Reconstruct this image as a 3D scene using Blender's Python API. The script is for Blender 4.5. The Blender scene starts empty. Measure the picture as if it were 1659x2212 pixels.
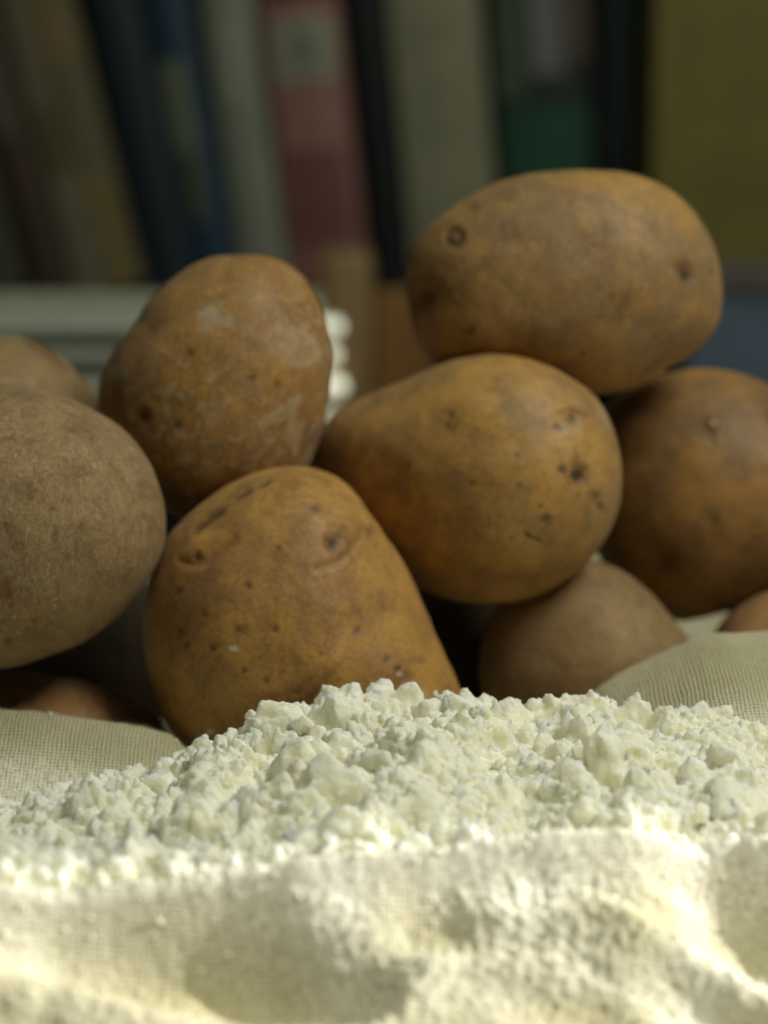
import bpy, math, random
import numpy as np
from mathutils import Vector, Matrix

random.seed(7)
rng = np.random.default_rng(7)
S = bpy.context.scene
C = S.collection
R = math.radians

# ------------------------------------------------------------------ camera
CAMZ, PITCH, VFOV = 0.215, R(12), R(26)
cam_d = bpy.data.cameras.new('camera')
cam = bpy.data.objects.new('camera', cam_d)
C.objects.link(cam)
cam.location = (0, 0, CAMZ)
cam.rotation_euler = (R(90) - PITCH, 0, 0)
cam_d.sensor_fit = 'VERTICAL'
cam_d.sensor_height = 24
cam_d.sensor_width = 24
cam_d.lens = 12 / math.tan(VFOV / 2)
cam_d.clip_start = 0.01
cam_d.clip_end = 50
cam_d.dof.use_dof = True
cam_d.dof.focus_distance = 0.575
cam_d.dof.aperture_fstop = 4.1
cam_d.dof.aperture_blades = 0
S.camera = cam
S.render.resolution_x, S.render.resolution_y = 768, 1024

# ------------------------------------------------------------------ world, lamps, exposure
W = bpy.data.worlds.new('World')
S.world = W
W.use_nodes = True
bg = W.node_tree.nodes['Background']
bg.inputs[0].default_value = (0.42, 0.62, 0.60, 1)
bg.inputs[1].default_value = 0.025
S.view_settings.view_transform = 'Standard'
S.view_settings.look = 'None'
S.view_settings.exposure = 0
S.view_settings.gamma = 1
try:
    S.cycles.use_denoising = True
    S.cycles.denoiser = 'OPENIMAGEDENOISE'
except Exception:
    pass
S.cycles.max_bounces = 6
S.cycles.caustics_reflective = False
S.cycles.caustics_refractive = False
S.cycles.sample_clamp_indirect = 4


def aim(o, target):
    d = Vector(target) - o.location
    o.rotation_euler = d.to_track_quat('-Z', 'Y').to_euler()


def area(name, loc, target, size, power, col):
    l = bpy.data.lights.new(name, 'AREA')
    l.shape = 'RECTANGLE'
    l.size, l.size_y = size
    l.energy = power
    l.color = col
    o = bpy.data.objects.new(name, l)
    C.objects.link(o)
    o.location = loc
    aim(o, target)
    return o


# soft daylight of a window high on the right
area('window_light', (0.52, 0.30, 0.90), (0.0, 0.62, 0.06), (0.36, 0.36), 6.5, (1.0, 0.975, 0.83))
area('room_light', (-0.5, -0.7, 1.2), (0.0, 0.9, 0.1), (1.2, 1.0), 0.10, (0.93, 1.0, 0.88))
area('shelf_light', (0.3, 0.80, 1.3), (0.0, 1.6, 0.15), (1.0, 0.5), 3.8, (0.88, 1.0, 0.82))


def beam(name, hit, azim, elev, dist, radius, offset, power, col, blend=0.05, soft=0.012):
    """low sun coming through a window pane: a far lamp whose cone covers a disc beside `hit`"""
    L = Vector((math.cos(azim) * math.cos(elev), math.sin(azim) * math.cos(elev), math.sin(elev)))
    l = bpy.data.lights.new(name, 'SPOT')
    l.energy = power
    l.color = col
    l.shadow_soft_size = soft
    l.spot_size = 2 * math.atan(radius / dist)
    l.spot_blend = blend
    o = bpy.data.objects.new(name, l)
    C.objects.link(o)
    h = Vector(hit)
    side = Vector((math.sin(azim), -math.cos(azim), 0))       # towards the viewer
    o.location = h + L * dist + side * offset
    aim(o, h + side * offset)
    return o


# the sunlit strip ends along the crest of the cloth
beam('sun_beam', (0.0, 0.472, 0.04), R(22), R(22), 3.0, 0.60, 0.60, 880, (1.0, 0.98, 0.94), 0.012, .02)

# ------------------------------------------------------------------ helpers
FPX = 1106 / math.tan(VFOV / 2)


def at(x, y, Y):
    """the point at world depth Y seen at picture position x, y (picture 1659 wide, 2212 high)"""
    a, b = (x - 829.5) / FPX, (1106 - y) / FPX
    d = Vector((a, math.cos(PITCH) + b * math.sin(PITCH), -math.sin(PITCH) + b * math.cos(PITCH)))
    k = Y / d.y
    return Vector((d.x * k, Y, CAMZ + d.z * k))


def _hash(ix, iy, iz, seed):
    h = (ix.astype(np.int64) * 374761393 + iy.astype(np.int64) * 668265263 + iz.astype(np.int64) * 2147483647 + seed * 974711) & 0xFFFFFFFF
    h = ((h ^ (h >> 13)) * 1274126177) & 0xFFFFFFFF
    h = ((h ^ (h >> 16)) * 2246822519) & 0xFFFFFFFF
    return (h ^ (h >> 15)) & 0xFFFFFFFF


def noise(x, y, z, seed=0):
    """gradient noise, about -1..1"""
    x, y, z = np.broadcast_arrays(np.asarray(x, float), np.asarray(y, float), np.asarray(z, float))
    xi, yi, zi = np.floor(x), np.floor(y), np.floor(z)
    fx, fy, fz = x - xi, y - yi, z - zi
    xi, yi, zi = xi.astype(np.int64), yi.astype(np.int64), zi.astype(np.int64)
    u, v, w = [t * t * t * (t * (t * 6 - 15) + 10) for t in (fx, fy, fz)]
    out = 0
    for dx in (0, 1):
        for dy in (0, 1):
            for dz in (0, 1):
                h = _hash(xi + dx, yi + dy, zi + dz, seed)
                gx = (h & 255) / 127.5 - 1
                gy = ((h >> 8) & 255) / 127.5 - 1
                gz = ((h >> 16) & 255) / 127.5 - 1
                g = gx * (fx - dx) + gy * (fy - dy) + gz * (fz - dz)
                out = out + g * (u if dx else 1 - u) * (v if dy else 1 - v) * (w if dz else 1 - w)
    return out * 1.3


def noise2(x, y, seed=0):
    return noise(x, y, 0.37, seed)


def fbm(x, y, z, seed=0, octaves=3):
    o, a = 0, 1
    for k in range(octaves):
        o = o + a * noise(x * 2 ** k, y * 2 ** k, z * 2 ** k, seed + k)
        a *= .5
    return o


def voronoi(x, y, seed=0):
    """F1, F2, two random numbers per cell, offset from the cell's point"""
    xi, yi = np.floor(x).astype(np.int64), np.floor(y).astype(np.int64)
    f1 = np.full(x.shape, 9.); f2 = f1.copy()
    r1 = np.zeros(x.shape); r2 = r1.copy(); r3 = r1.copy(); ox = r1.copy(); oy = r1.copy()
    for dx in (-1, 0, 1):
        for dy in (-1, 0, 1):
            h = _hash(xi + dx, yi + dy, xi * 0, seed)
            px = xi + dx + .1 + .8 * (h & 1023) / 1023
            py = yi + dy + .1 + .8 * ((h >> 10) & 1023) / 1023
            d = np.hypot(x - px, y - py)
            m = d < f1
            f2 = np.where(m, f1, np.minimum(f2, d))
            h2 = _hash(xi + dx, yi + dy, xi * 0, seed + 77)
            r1 = np.where(m, (h2 & 1023) / 1023, r1)
            r2 = np.where(m, ((h2 >> 10) & 1023) / 1023, r2)
            r3 = np.where(m, ((h2 >> 20) & 1023) / 1023, r3)
            ox = np.where(m, x - px, ox); oy = np.where(m, y - py, oy)
            f1 = np.where(m, d, f1)
    return f1, f2, r1, r2, r3, ox, oy


def sstep(a, b, x):
    t = np.clip((x - a) / (b - a), 0, 1)
    return t * t * (3 - 2 * t)


def mesh_np(name, V, F, mat=None, smooth=True, attrs=None, uv=None):
    """V (n,3); F (m,4) or (m,3)"""
    me = bpy.data.meshes.new(name)
    V = np.ascontiguousarray(V, dtype=np.float32)
    F = np.ascontiguousarray(F, dtype=np.int32)
    k = F.shape[1]
    me.vertices.add(len(V)); me.vertices.foreach_set('co', V.ravel())
    me.loops.add(F.size); me.loops.foreach_set('vertex_index', F.ravel())
    me.polygons.add(len(F))
    me.polygons.foreach_set('loop_start', np.arange(0, F.size, k, dtype=np.int32))
    me.polygons.foreach_set('loop_total', np.full(len(F), k, dtype=np.int32))
    me.update(calc_edges=True)
    me.polygons.foreach_set('use_smooth', np.full(len(F), smooth, dtype=bool))
    for n, a in (attrs or {}).items():
        at_ = me.attributes.new(n, 'FLOAT', 'POINT')
        at_.data.foreach_set('value', np.ascontiguousarray(a, dtype=np.float32).ravel())
    if mat:
        me.materials.append(mat)
    me.validate()
    return me


def grid_faces(nu, nv, wrap_v=False):
    """vertices indexed i*nv+j"""
    i = np.arange(nu - 1)[:, None]
    j = np.arange(nv if wrap_v else nv - 1)[None, :]
    j2 = (j + 1) % nv
    return np.stack([i * nv + j, (i + 1) * nv + j, (i + 1) * nv + j2, i * nv + j2], -1).reshape(-1, 4)


def link(name, me, parent=None, loc=None):
    o = bpy.data.objects.new(name, me)
    C.objects.link(o)
    if parent:
        o.parent = parent
    if loc is not None:
        o.location = loc
    return o


def tag(o, label=None, cat=None, group=None, kind=None):
    for k, v in (('label', label), ('category', cat), ('group', group), ('kind', kind)):
        if v:
            o[k] = v
    return o


def empty(name, loc=(0, 0, 0)):
    o = bpy.data.objects.new(name, None)
    C.objects.link(o)
    o.empty_display_size = 0.01
    o.location = loc
    return o


# ------------------------------------------------------------------ materials
class NT:
    def __init__(self, name):
        self.m = bpy.data.materials.new(name)
        self.m.use_nodes = True
        self.t = self.m.node_tree
        self.b = self.t.nodes['Principled BSDF']

    def n(self, typ, **kw):
        nd = self.t.nodes.new(typ)
        for k, v in kw.items():
            if k == 'inp':
                for a, b in v.items():
                    if hasattr(b, 'node') or isinstance(b, bpy.types.NodeSocket):
                        self.t.links.new(b, nd.inputs[a])
                    else:
                        nd.inputs[a].default_value = b
            else:
                setattr(nd, k, v)
        return nd

    def l(self, a, b):
        self.t.links.new(a, b)

    def math(self, op, a, b=0.0, clamp=False):
        nd = self.n('ShaderNodeMath', operation=op, use_clamp=clamp, inp={0: a, 1: b})
        return nd.outputs[0]

    def coord(self, kind='Object', scale=(1, 1, 1), loc=(0, 0, 0), rot=(0, 0, 0)):
        tc = self.n('ShaderNodeTexCoord')
        mp = self.n('ShaderNodeMapping', inp={'Vector': tc.outputs[kind], 'Scale': scale, 'Location': loc, 'Rotation': rot})
        return mp.outputs[0]

    def noise(self, vec, scale, detail=3, rough=.55, dist=0.0):
        return self.n('ShaderNodeTexNoise', inp={'Vector': vec, 'Scale': scale, 'Detail': detail, 'Roughness': rough, 'Distortion': dist}).outputs['Fac']

    def ramp(self, fac, lo, hi):
        return self.n('ShaderNodeMapRange', inp={0: fac, 1: lo, 2: hi, 3: 0.0, 4: 1.0}).outputs[0]

    def mix(self, fac, a, b, mode='MIX'):
        nd = self.n('ShaderNodeMix', data_type='RGBA', blend_type=mode)
        for i, v in ((0, fac), (6, a), (7, b)):
            if isinstance(v, bpy.types.NodeSocket):
                self.l(v, nd.inputs[i])
            else:
                nd.inputs[i].default_value = v if i == 0 else (*v, 1)
        return nd.outputs[2]

    def attr(self, name):
        return self.n('ShaderNodeAttribute', attribute_name=name).outputs['Fac']

    def bump(self, h, dist, strength=1.0, normal=None):
        nd = self.n('ShaderNodeBump', inp={'Height': h, 'Distance': dist, 'Strength': strength})
        if normal:
            self.l(normal, nd.inputs['Normal'])
        return nd.outputs[0]

    def set(self, **kw):
        for k, v in kw.items():
            k = k.replace('_', ' ')
            if isinstance(v, bpy.types.NodeSocket):
                self.l(v, self.b.inputs[k])
            else:
                self.b.inputs[k].default_value = v
        return self.m


def plain(name, col, rough=.6, var=.12, scale=60, spec=.3):
    t = NT(name)
    v = t.coord('Object')
    f = t.noise(v, scale, 4, .6)
    c = t.mix(t.ramp(f, .3, .7), tuple(x * (1 - var) for x in col), tuple(min(1, x * (1 + var)) for x in col))
    return t.set(Base_Color=c, Roughness=rough, Specular_IOR_Level=spec)


def potato_mat(name, seed, gold, tan, bias=.5, net=.5, patch=.0, patchcol=(.42, .31, .165), rough=.50, fibre=.3, dots=.5, redd=.3):
    t = NT(name)
    v = t.coord('Object', loc=(seed * 1.7, seed * .9, seed * 2.3))
    big = t.noise(v, 26, 3, .5, .4)
    mid = t.noise(v, 95, 4, .62, .6)
    fine = t.noise(v, 420, 5, .65, .3)
    speck = t.noise(v, 1300, 3, .7)
    s = t.math('ADD', t.math('MULTIPLY', big, .6), t.math('MULTIPLY', mid, .4))
    c = t.mix(t.ramp(s, bias - .06, bias + .08), gold, tan)
    # warm reddish brown flushes
    fl = t.noise(t.coord('Object', loc=(seed * 3.1, 5, seed)), 60, 4, .6, .8)
    c = t.mix(t.math('MULTIPLY', t.ramp(fl, .48, .62), redd), c, (.30, .125, .032))
    # pale flaky patches with crisp edges
    if patch > 0:
        pn = t.noise(t.coord('Object', loc=(seed, 9, 3)), 150, 5, .62, .8)
        gate = t.ramp(t.noise(v, 22, 2, .5), .42, .58)
        c = t.mix(t.math('MULTIPLY', t.math('MULTIPLY', t.ramp(pn, .50, .545), patch), t.math('ADD', t.math('MULTIPLY', gate, .8), .2)), c, patchcol)
        rim = t.math('MULTIPLY', t.ramp(pn, .455, .495), t.math('SUBTRACT', 1.0, t.ramp(pn, .50, .53)))
        c = t.mix(t.math('MULTIPLY', rim, .8 * patch), c, (.17, .085, .032))
    # brown net and specks
    m1 = t.math('MULTIPLY', t.ramp(fine, .52, .70), net)
    c = t.mix(m1, c, (.20, .125, .06))
    c = t.mix(t.math('MULTIPLY', t.ramp(mid, .50, .66), net * .9), c, (.20, .115, .045))
    fine2 = t.noise(t.coord('Object', loc=(seed, 3, 8)), 230, 4, .7, 1.0)
    c = t.mix(t.math('MULTIPLY', t.ramp(fine2, .55, .68), net * .7), c, (.18, .095, .035))
    c = t.mix(t.math('MULTIPLY', t.math('SUBTRACT', 1.0, t.ramp(fine2, .32, .45)), net * .45), c, (.50, .34, .14))
    c = t.mix(t.math('MULTIPLY', t.ramp(speck, .52, .66), .55 * net + .18), c, (.15, .085, .035))
    c = t.mix(t.math('MULTIPLY', t.math('SUBTRACT', 1.0, t.ramp(speck, .34, .46)), .28), c, (.55, .39, .19))
    # lenticels: small dark brown dots, some of them only
    vo = t.n('ShaderNodeTexVoronoi', inp={'Vector': v, 'Scale': 150.0, 'Randomness': 1.0})
    wob = t.math('ADD', vo.outputs['Distance'], t.math('MULTIPLY', t.math('SUBTRACT', fine, .5), .22))
    rad = t.math('SUBTRACT', 1.0, t.ramp(wob, .03, .22))
    sep = t.n('ShaderNodeSeparateColor', inp={0: vo.outputs['Color']})
    some = t.ramp(sep.outputs[0], 1 - .9 * dots, 1.0)
    dt = t.math('MULTIPLY', t.math('MULTIPLY', rad, some), .75)
    c = t.mix(dt, c, (.13, .06, .022))
    # a fine scratched fibre
    vf = t.coord('Object', scale=(3.0, 3.0, .7), loc=(seed, 0, 0), rot=(.3, .5, .2 * seed))
    fib = t.noise(vf, 330, 4, .6, 1.5)
    c = t.mix(t.math('MULTIPLY', t.ramp(fib, .58, .70), fibre), c, (.16, .105, .055))
    c = t.mix(t.math('MULTIPLY', t.math('SUBTRACT', 1.0, t.ramp(fib, .30, .42)), fibre * .7), c, (.56, .46, .33))
    # built marks
    st = t.attr('stain')  # stains, and the painted crease shading
    stn = t.math('MULTIPLY', st, t.math('ADD', .45, t.math('MULTIPLY', t.ramp(fine, .35, .6), .8)), True)
    c = t.mix(stn, c, (.15, .075, .028))
    dk = t.math('MULTIPLY', t.attr('dark'), t.math('ADD', .55, t.ramp(speck, .3, .6)), True)
    c = t.mix(dk, c, (.055, .036, .02))
    pl = t.math('MULTIPLY', t.attr('pale'), t.math('ADD', .5, t.ramp(fine, .35, .6)), True)
    c = t.mix(pl, c, (.62, .55, .42))
    h = t.math('ADD', t.math('MULTIPLY', fine, .5), t.math('MULTIPLY', speck, .25))
    h = t.math('ADD', h, t.math('MULTIPLY', fib, fibre * .8))
    h = t.math('SUBTRACT', h, t.math('MULTIPLY', dt, .8))
    nb = t.bump(h, .0006, .55)
    r = t.math('ADD', rough - .06, t.math('MULTIPLY', fine, .16))
    t.set(Base_Color=c, Roughness=r, Specular_IOR_Level=.30, Normal=nb)
    t.b.inputs['Sheen Weight'].default_value = .07
    t.b.inputs['Sheen Roughness'].default_value = .55
    t.b.inputs['Sheen Tint'].default_value = (.85, .85, .8, 1)
    return t.m


def flour_mat():
    t = NT('flour_white')
    v = t.coord('Object')
    n1 = t.noise(v, 900, 4, .7)
    n2 = t.noise(v, 3200, 2, .6)
    n3 = t.noise(v, 120, 3, .5)
    c = t.mix(t.ramp(n3, .3, .7), (.935, .905, .73), (.965, .945, .80))
    c = t.mix(t.math('MULTIPLY', t.ramp(n1, .5, .75), .35), c, (.97, .96, .87))
    nb = t.bump(t.math('ADD', n1, t.math('MULTIPLY', n2, .5)), .00022, .5)
    t.set(Base_Color=c, Roughness=.85, Specular_IOR_Level=.12, Normal=nb)
    t.b.subsurface_method = 'RANDOM_WALK'
    t.b.inputs['Subsurface Weight'].default_value = 1.0
    t.b.inputs['Subsurface Radius'].default_value = (1.0, .95, .68)
    t.b.inputs['Subsurface Scale'].default_value = .0036
    return t.m


def linen_mat():
    t = NT('linen')
    v = t.coord('Object')
    PW = .00112
    wobu = t.math('MULTIPLY', t.math('SUBTRACT', t.noise(t.coord('Object', loc=(3, 1, 0)), 110, 4, .6), .5), 1.3)
    wobv = t.math('MULTIPLY', t.math('SUBTRACT', t.noise(t.coord('Object', loc=(7, 5, 0)), 110, 4, .6), .5), 1.3)
    sp = t.n('ShaderNodeSeparateXYZ', inp={0: v})
    su = t.math('SINE', t.math('MULTIPLY', t.math('ADD', t.math('DIVIDE', sp.outputs[0], PW), wobu), math.pi))
    sv = t.math('SINE', t.math('MULTIPLY', t.math('ADD', t.math('DIVIDE', t.math('ADD', sp.outputs[1], sp.outputs[2]), PW * 1.45), wobv), math.pi))
    au = t.math('POWER', t.math('ABSOLUTE', su), .7)
    av = t.math('POWER', t.math('ABSOLUTE', sv), .7)
    wu = t.math('MULTIPLY', au, t.math('ADD', .55, t.math('MULTIPLY', t.math('MULTIPLY', t.math('SIGN', su), sv), .45)))
    wv = t.math('MULTIPLY', av, t.math('SUBTRACT', .55, t.math('MULTIPLY', t.math('MULTIPLY', t.math('SIGN', sv), su), .45)))
    hgt = t.math('MAXIMUM', wu, wv)
    dust = t.attr('dust')
    n1 = t.noise(v, 700, 4, .65)
    n2 = t.noise(v, 2600, 3, .6)
    n3 = t.noise(v, 55, 3, .5)
    thr = t.noise(t.coord('Object', scale=(1, .06, 1)), 900, 2, .5)
    c = t.mix(t.ramp(hgt, .15, .95), (.24, .175, .055), (.86, .81, .50))
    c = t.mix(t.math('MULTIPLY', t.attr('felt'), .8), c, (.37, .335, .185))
    c = t.mix(t.math('MULTIPLY', t.ramp(n1, .45, .75), .35), c, (.64, .56, .31))
    c = t.mix(t.math('MULTIPLY', t.ramp(thr, .45, .7), .25), c, (.76, .73, .56))
    d = t.math('MULTIPLY', dust, t.math('ADD', .35, t.ramp(n1, .35, .6)), True)
    c = t.mix(d, c, (.86, .84, .72))
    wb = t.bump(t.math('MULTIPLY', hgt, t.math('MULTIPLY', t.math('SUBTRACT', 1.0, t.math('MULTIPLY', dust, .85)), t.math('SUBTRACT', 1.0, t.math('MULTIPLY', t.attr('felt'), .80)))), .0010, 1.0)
    nb = t.bump(t.math('ADD', n1, t.math('MULTIPLY', n2, .6)), .0004, .6, wb)
    return t.set(Base_Color=c, Roughness=.9, Specular_IOR_Level=.15, Sheen_Weight=.15, Normal=nb)


FLOUR = flour_mat()
LINEN = linen_mat()

# ------------------------------------------------------------------ table and wall
TABLE_Z = -0.016


def box_np(x0, x1, y0, y1, z0, z1, bev=0.0):
    import bmesh
    bm = bmesh.new()
    bmesh.ops.create_cube(bm, size=1, matrix=Matrix.Translation(((x0 + x1) / 2, (y0 + y1) / 2, (z0 + z1) / 2)) @ Matrix.Diagonal((x1 - x0, y1 - y0, z1 - z0, 1)))
    if bev > 0:
        bmesh.ops.bevel(bm, geom=list(bm.edges), offset=bev, segments=3, affect='EDGES', profile=.5)
    return bm


def box(name, dims, mat, parent=None, bev=.002, loc=None, smooth=False):
    bm = box_np(*dims, bev)
    me = bpy.data.meshes.new(name)
    bm.to_mesh(me); bm.free()
    me.materials.append(mat)
    if smooth:
        me.polygons.foreach_set('use_smooth', [True] * len(me.polygons))
    return link(name, me, parent, loc)


def wood(name, a, b, sc=(1, 8, 1)):
    t = NT(name)
    v = t.coord('Object', scale=sc)
    n = t.noise(v, 14, 5, .6, 1.2)
    c = t.mix(t.ramp(n, .3, .7), a, b)
    return t.set(Base_Color=c, Roughness=.5, Normal=t.bump(n, .001, .3))


tt = box('table', (-1.0, 1.0, .18, 1.02, TABLE_Z - .03, TABLE_Z), wood('pale_wood', (.34, .30, .22), (.46, .42, .33), (8, 1, 1)), bev=.004)
tag(tt, kind='structure')
wl = box('wall', (-2.0, 2.0, 1.95, 1.99, -.8, 2.2), plain('wall_paint', (.05, .06, .05), .9, .1, 8))
tag(wl, kind='structure')
fl_ = box('floor', (-2.0, 2.0, -.8, 1.95, -.83, -.8), wood('floor_wood', (.12, .08, .05), (.18, .12, .07)))
tag(fl_, kind='structure')

# ------------------------------------------------------------------ cloth (a linen sack laid open)
def prof(pts, Y):
    P = [at(x, y, Y) for x, y in pts]
    return [p.x for p in P], [p.z for p in P]


CREST = [(-200, 1890), (0, 1884), (90, 1886), (160, 1893), (250, 1886), (380, 1880), (500, 1880), (600, 1876), (660, 1862), (750, 1850),
         (850, 1838), (940, 1826), (1040, 1815), (1110, 1810), (1200, 1800), (1300, 1795), (1380, 1788), (1450, 1790), (1530, 1804), (1600, 1808), (1659, 1806), (1850, 1815)]
CX = np.array([at(x, y, .468).x for x, y in CREST])
CY = np.interp(CX, [-.09, .09], [.438, .474])            # the crest comes nearer on the left
CZ = np.array([at(x, y, yy).z for (x, y), yy in zip(CREST, CY)])

LBK = prof([(-300, 1530), (0, 1530), (100, 1538), (200, 1553), (300, 1567), (380, 1588), (430, 1605), (560, 1640), (900, 1680), (1200, 1600), (1300, 1480)], .600)
RBK = prof([(1100, 1640), (1200, 1570), (1260, 1520), (1300, 1480), (1350, 1450), (1400, 1425), (1450, 1400), (1500, 1382), (1560, 1373), (1659, 1370), (1750, 1372), (1900, 1380)], .625)

# hollows and bulges of the front slope: picture position, half sizes in m, turn, depth
DENTS = [((415, 2030), .040, .0100, -.04, .0068), ((300, 1990), .016, .006, .1, .003), ((590, 2060), .018, .008, -.4, .004),
         ((1615, 1960), .019, .0095, -.55, .0070), ((1180, 1880), .022, .004, .0, .0015), ((930, 1950), .010, .006, .4, .0032),
         ((1260, 2150), .022, .006, -.2, .0022), ((760, 2110), .010, .008, .7, .0035), ((60, 2010), .012, .005, .3, .002), ((1560, 2180), .020, .006, -.3, .004),
         ((1060, 1990), .010, .005, .2, .0015)]
BUMPS = [((880, 2060), .012, .006, .5, .0022), ((1330, 2000), .014, .008, -.9, .0035), ((120, 2150), .030, .006, -.1, .004), ((1560, 2100), .024, .004, -.45, .004),
         ((650, 1930), .010, .005, 0, .002), ((820, 2150), .014, .006, .5, .0022), ((700, 2190), .014, .005, .1, .002)]


def cloth_z(X, Y):
    cy = np.interp(X, CX, CY)
    cz = np.interp(X, CX, CZ)
    cz = cz + .0006 * noise2(X * 90, X * 0 + 3, 5)
    # in front of the crest: rounded shoulder, then the slope
    t = cy - Y
    front = cz - (.0095 * (1 - np.exp(-np.clip(t, 0, 1) / .009))) - .40 * np.clip(t, 0, 1) + .0034 * np.exp(-(t / .0026) ** 2) - .0034
    # bottom slope rolls out on the table
    front = np.maximum(front, TABLE_Z + .003 + .004 * np.exp(-((Y - .35) / .05) ** 2))
    # behind the crest: drops into the trough
    t2 = Y - cy
    base = .006 + .002 * noise2(X * 40, Y * 40, 9)
    back = cz - (cz - base) * sstep(0, .030, t2)
    z = np.where(t > 0, front, back)
    # back-left flap
    lz = np.interp(X, *LBK)
    lf = sstep(-.005, -.035, X) if False else (1 - sstep(-.062, -.040, X))
    tl = np.clip(.600 - Y, 0, 1)
    hl = lz - .62 * (np.sqrt(tl ** 2 + .006 ** 2) - .006) + .0012 * noise2(X * 45, Y * 45, 4)
    hl = np.where(Y > .598, lz - 1.6 * np.clip(Y - .598, 0, 1) ** 1.0 * sstep(.598, .612, Y) - 9 * np.clip(Y - .598, 0, .02) ** 2, hl)
    z = np.where(Y > .50, np.maximum(z, z * (1 - lf) + lf * hl * sstep(.500, .530, Y) + lf * (1 - sstep(.500, .530, Y)) * z), z)
    # back-right flap: a puffed fold
    rz = np.interp(X, *RBK)
    rf = sstep(.028, .060, X)
    s = (Y - .625) / .065
    hr = rz - .020 * np.clip(s * s, 0, 3) * (Y < .625) - np.where(Y > .625, 9 * (Y - .625) ** 2 * 10, 0) + .0012 * noise2(X * 50, Y * 30, 14)
    z = np.where(Y > .52, np.maximum(z, rf * hr + (1 - rf) * z), z)
    # behind: the cloth lies on the table
    b = sstep(.60, .64, Y)
    floor_ = TABLE_Z + .004 + .0025 * (1 + noise2(X * 30, Y * 30, 21))
    low = np.maximum(floor_, z * (1 - b * 1.0) + b * floor_)
    keep = (rf * (hr > floor_)) * (Y < .69)
    z = np.where(Y > .60, np.where(keep > 0, np.maximum(low, rf * hr), np.where(lf * hl > low, lf * hl, low)), z)
    # folds, hollows
    for lst, sg in ((DENTS, -1), (BUMPS, 1)):
        for (px, py), sx, sy, rot, dep in lst:
            c = front_at(px, py)
            dx, dy = X - c[0], (Y - c[1])
            u = dx * math.cos(rot) + dy * math.sin(rot) * 1.0
            v = -dx * math.sin(rot) + dy * math.cos(rot)
            q = (u / sx) ** 2 + (v / sy) ** 2
            z = z + np.where(q < 4, sg * dep * (1.35 if sg < 0 else .8) * np.exp(-np.clip(q, 0, 8) ** 1.35 * .9), 0)
    return z


_fa = {}


def front_at(px, py):
    """where the plain front slope is met by the sight line"""
    if (px, py) not in _fa:
        lo, hi = .36, .47
        for _ in range(30):
            m = (lo + hi) / 2
            p = at(px, py, m)
            cy = float(np.interp(p.x, CX, CY)); cz = float(np.interp(p.x, CX, CZ))
            t = cy - m
            h = cz - .0095 * (1 - math.exp(-max(t, 0) / .009)) - .40 * max(t, 0)
            if p.z > h:
                lo = m
            else:
                hi = m
        _fa[(px, py)] = (at(px, py, lo).x, lo)
    return _fa[(px, py)]


def axis(segs):
    out = []
    for a, b, st in segs:
        n = max(1, int(round((b - a) / st)))
        out.append(np.linspace(a, b, n, endpoint=False))
    out.append([segs[-1][1]])
    return np.concatenate(out)


xs = axis([(-.34, -.125, .006), (-.125, -.1, .0006), (-.1, .1, .00042), (.1, .125, .0006), (.125, .34, .006)])
ys = axis([(.20, .36, .004), (.36, .385, .0009), (.385, .482, .00038), (.482, .555, .0025), (.555, .612, .0008), (.612, .64, .001), (.64, .95, .006)])
GX, GY = np.meshgrid(xs, ys, indexing='ij')
edge_wob = .012 * noise2(GX * 12, GY * 12, 41)
cz_ = cloth_z(GX, GY)
crum = fbm(GX * 260, GY * 260, cz_ * 260, 51, 3)
# powder caught on the cloth: thick on the middle and right of the front slope
dz = np.clip(.45 + .9 * noise2(GX * 26, GY * 26, 61) + .35 * noise2(GX * 70, GY * 70, 62), 0, 1)
fr = (GY < .50)
mid = np.exp(-((GX - .012) / .045) ** 2) + .6 * np.exp(-((GX - .075) / .02) ** 2)
near_crest = np.exp(-((GY - np.interp(GX, CX, CY)) / .007) ** 2)
dust = np.where(fr, np.clip(dz * (.28 + .7 * mid) - .04 + .7 * near_crest, 0, 1), np.clip(dz * .35 + .7 * sstep(.575, .535, GY) if False else dz * .35 + .6 * (1 - sstep(.572, .590, GY)), 0, 1))
for (px, py), sx, sy, rot, dep in DENTS[:1] + DENTS[3:4] + DENTS[6:7] + DENTS[5:6]:  # shade of these hollows put into the colour by thinning the pale dust
    c = front_at(px, py)
    dust = dust * (1 - .85 * np.exp(-((GX - c[0]) / sx) ** 2 - ((GY - c[1]) / sy) ** 2))
clump = np.clip(crum + .05, 0, 1) * dust * .0014 + np.where(fr, .00062 * noise(GX * 560, GY * 560, cz_ * 560, 57) + .00030 * noise(GX * 230, GY * 230, cz_ * 230, 58), 0) + np.clip(fbm(GX * 700, GY * 700, cz_ * 700, 55, 2) , -.3, 1) * dust * .00030
Z = cz_ + clump * (1 - .45 * near_crest) + .00035 * noise2(GX * 180, GY * 180, 44)
V = np.stack([GX, GY, Z], -1).reshape(-1, 3)
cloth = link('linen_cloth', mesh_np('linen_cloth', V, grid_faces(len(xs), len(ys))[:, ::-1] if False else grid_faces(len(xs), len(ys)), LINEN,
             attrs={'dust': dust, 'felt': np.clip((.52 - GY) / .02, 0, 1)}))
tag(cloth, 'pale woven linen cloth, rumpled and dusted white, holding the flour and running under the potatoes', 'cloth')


def surf_interp(x, y):
    """height of the finished cloth at arrays x, y"""
    i = np.clip(np.searchsorted(xs, x) - 1, 0, len(xs) - 2)
    j = np.clip(np.searchsorted(ys, y) - 1, 0, len(ys) - 2)
    return Z[i, j]


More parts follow.
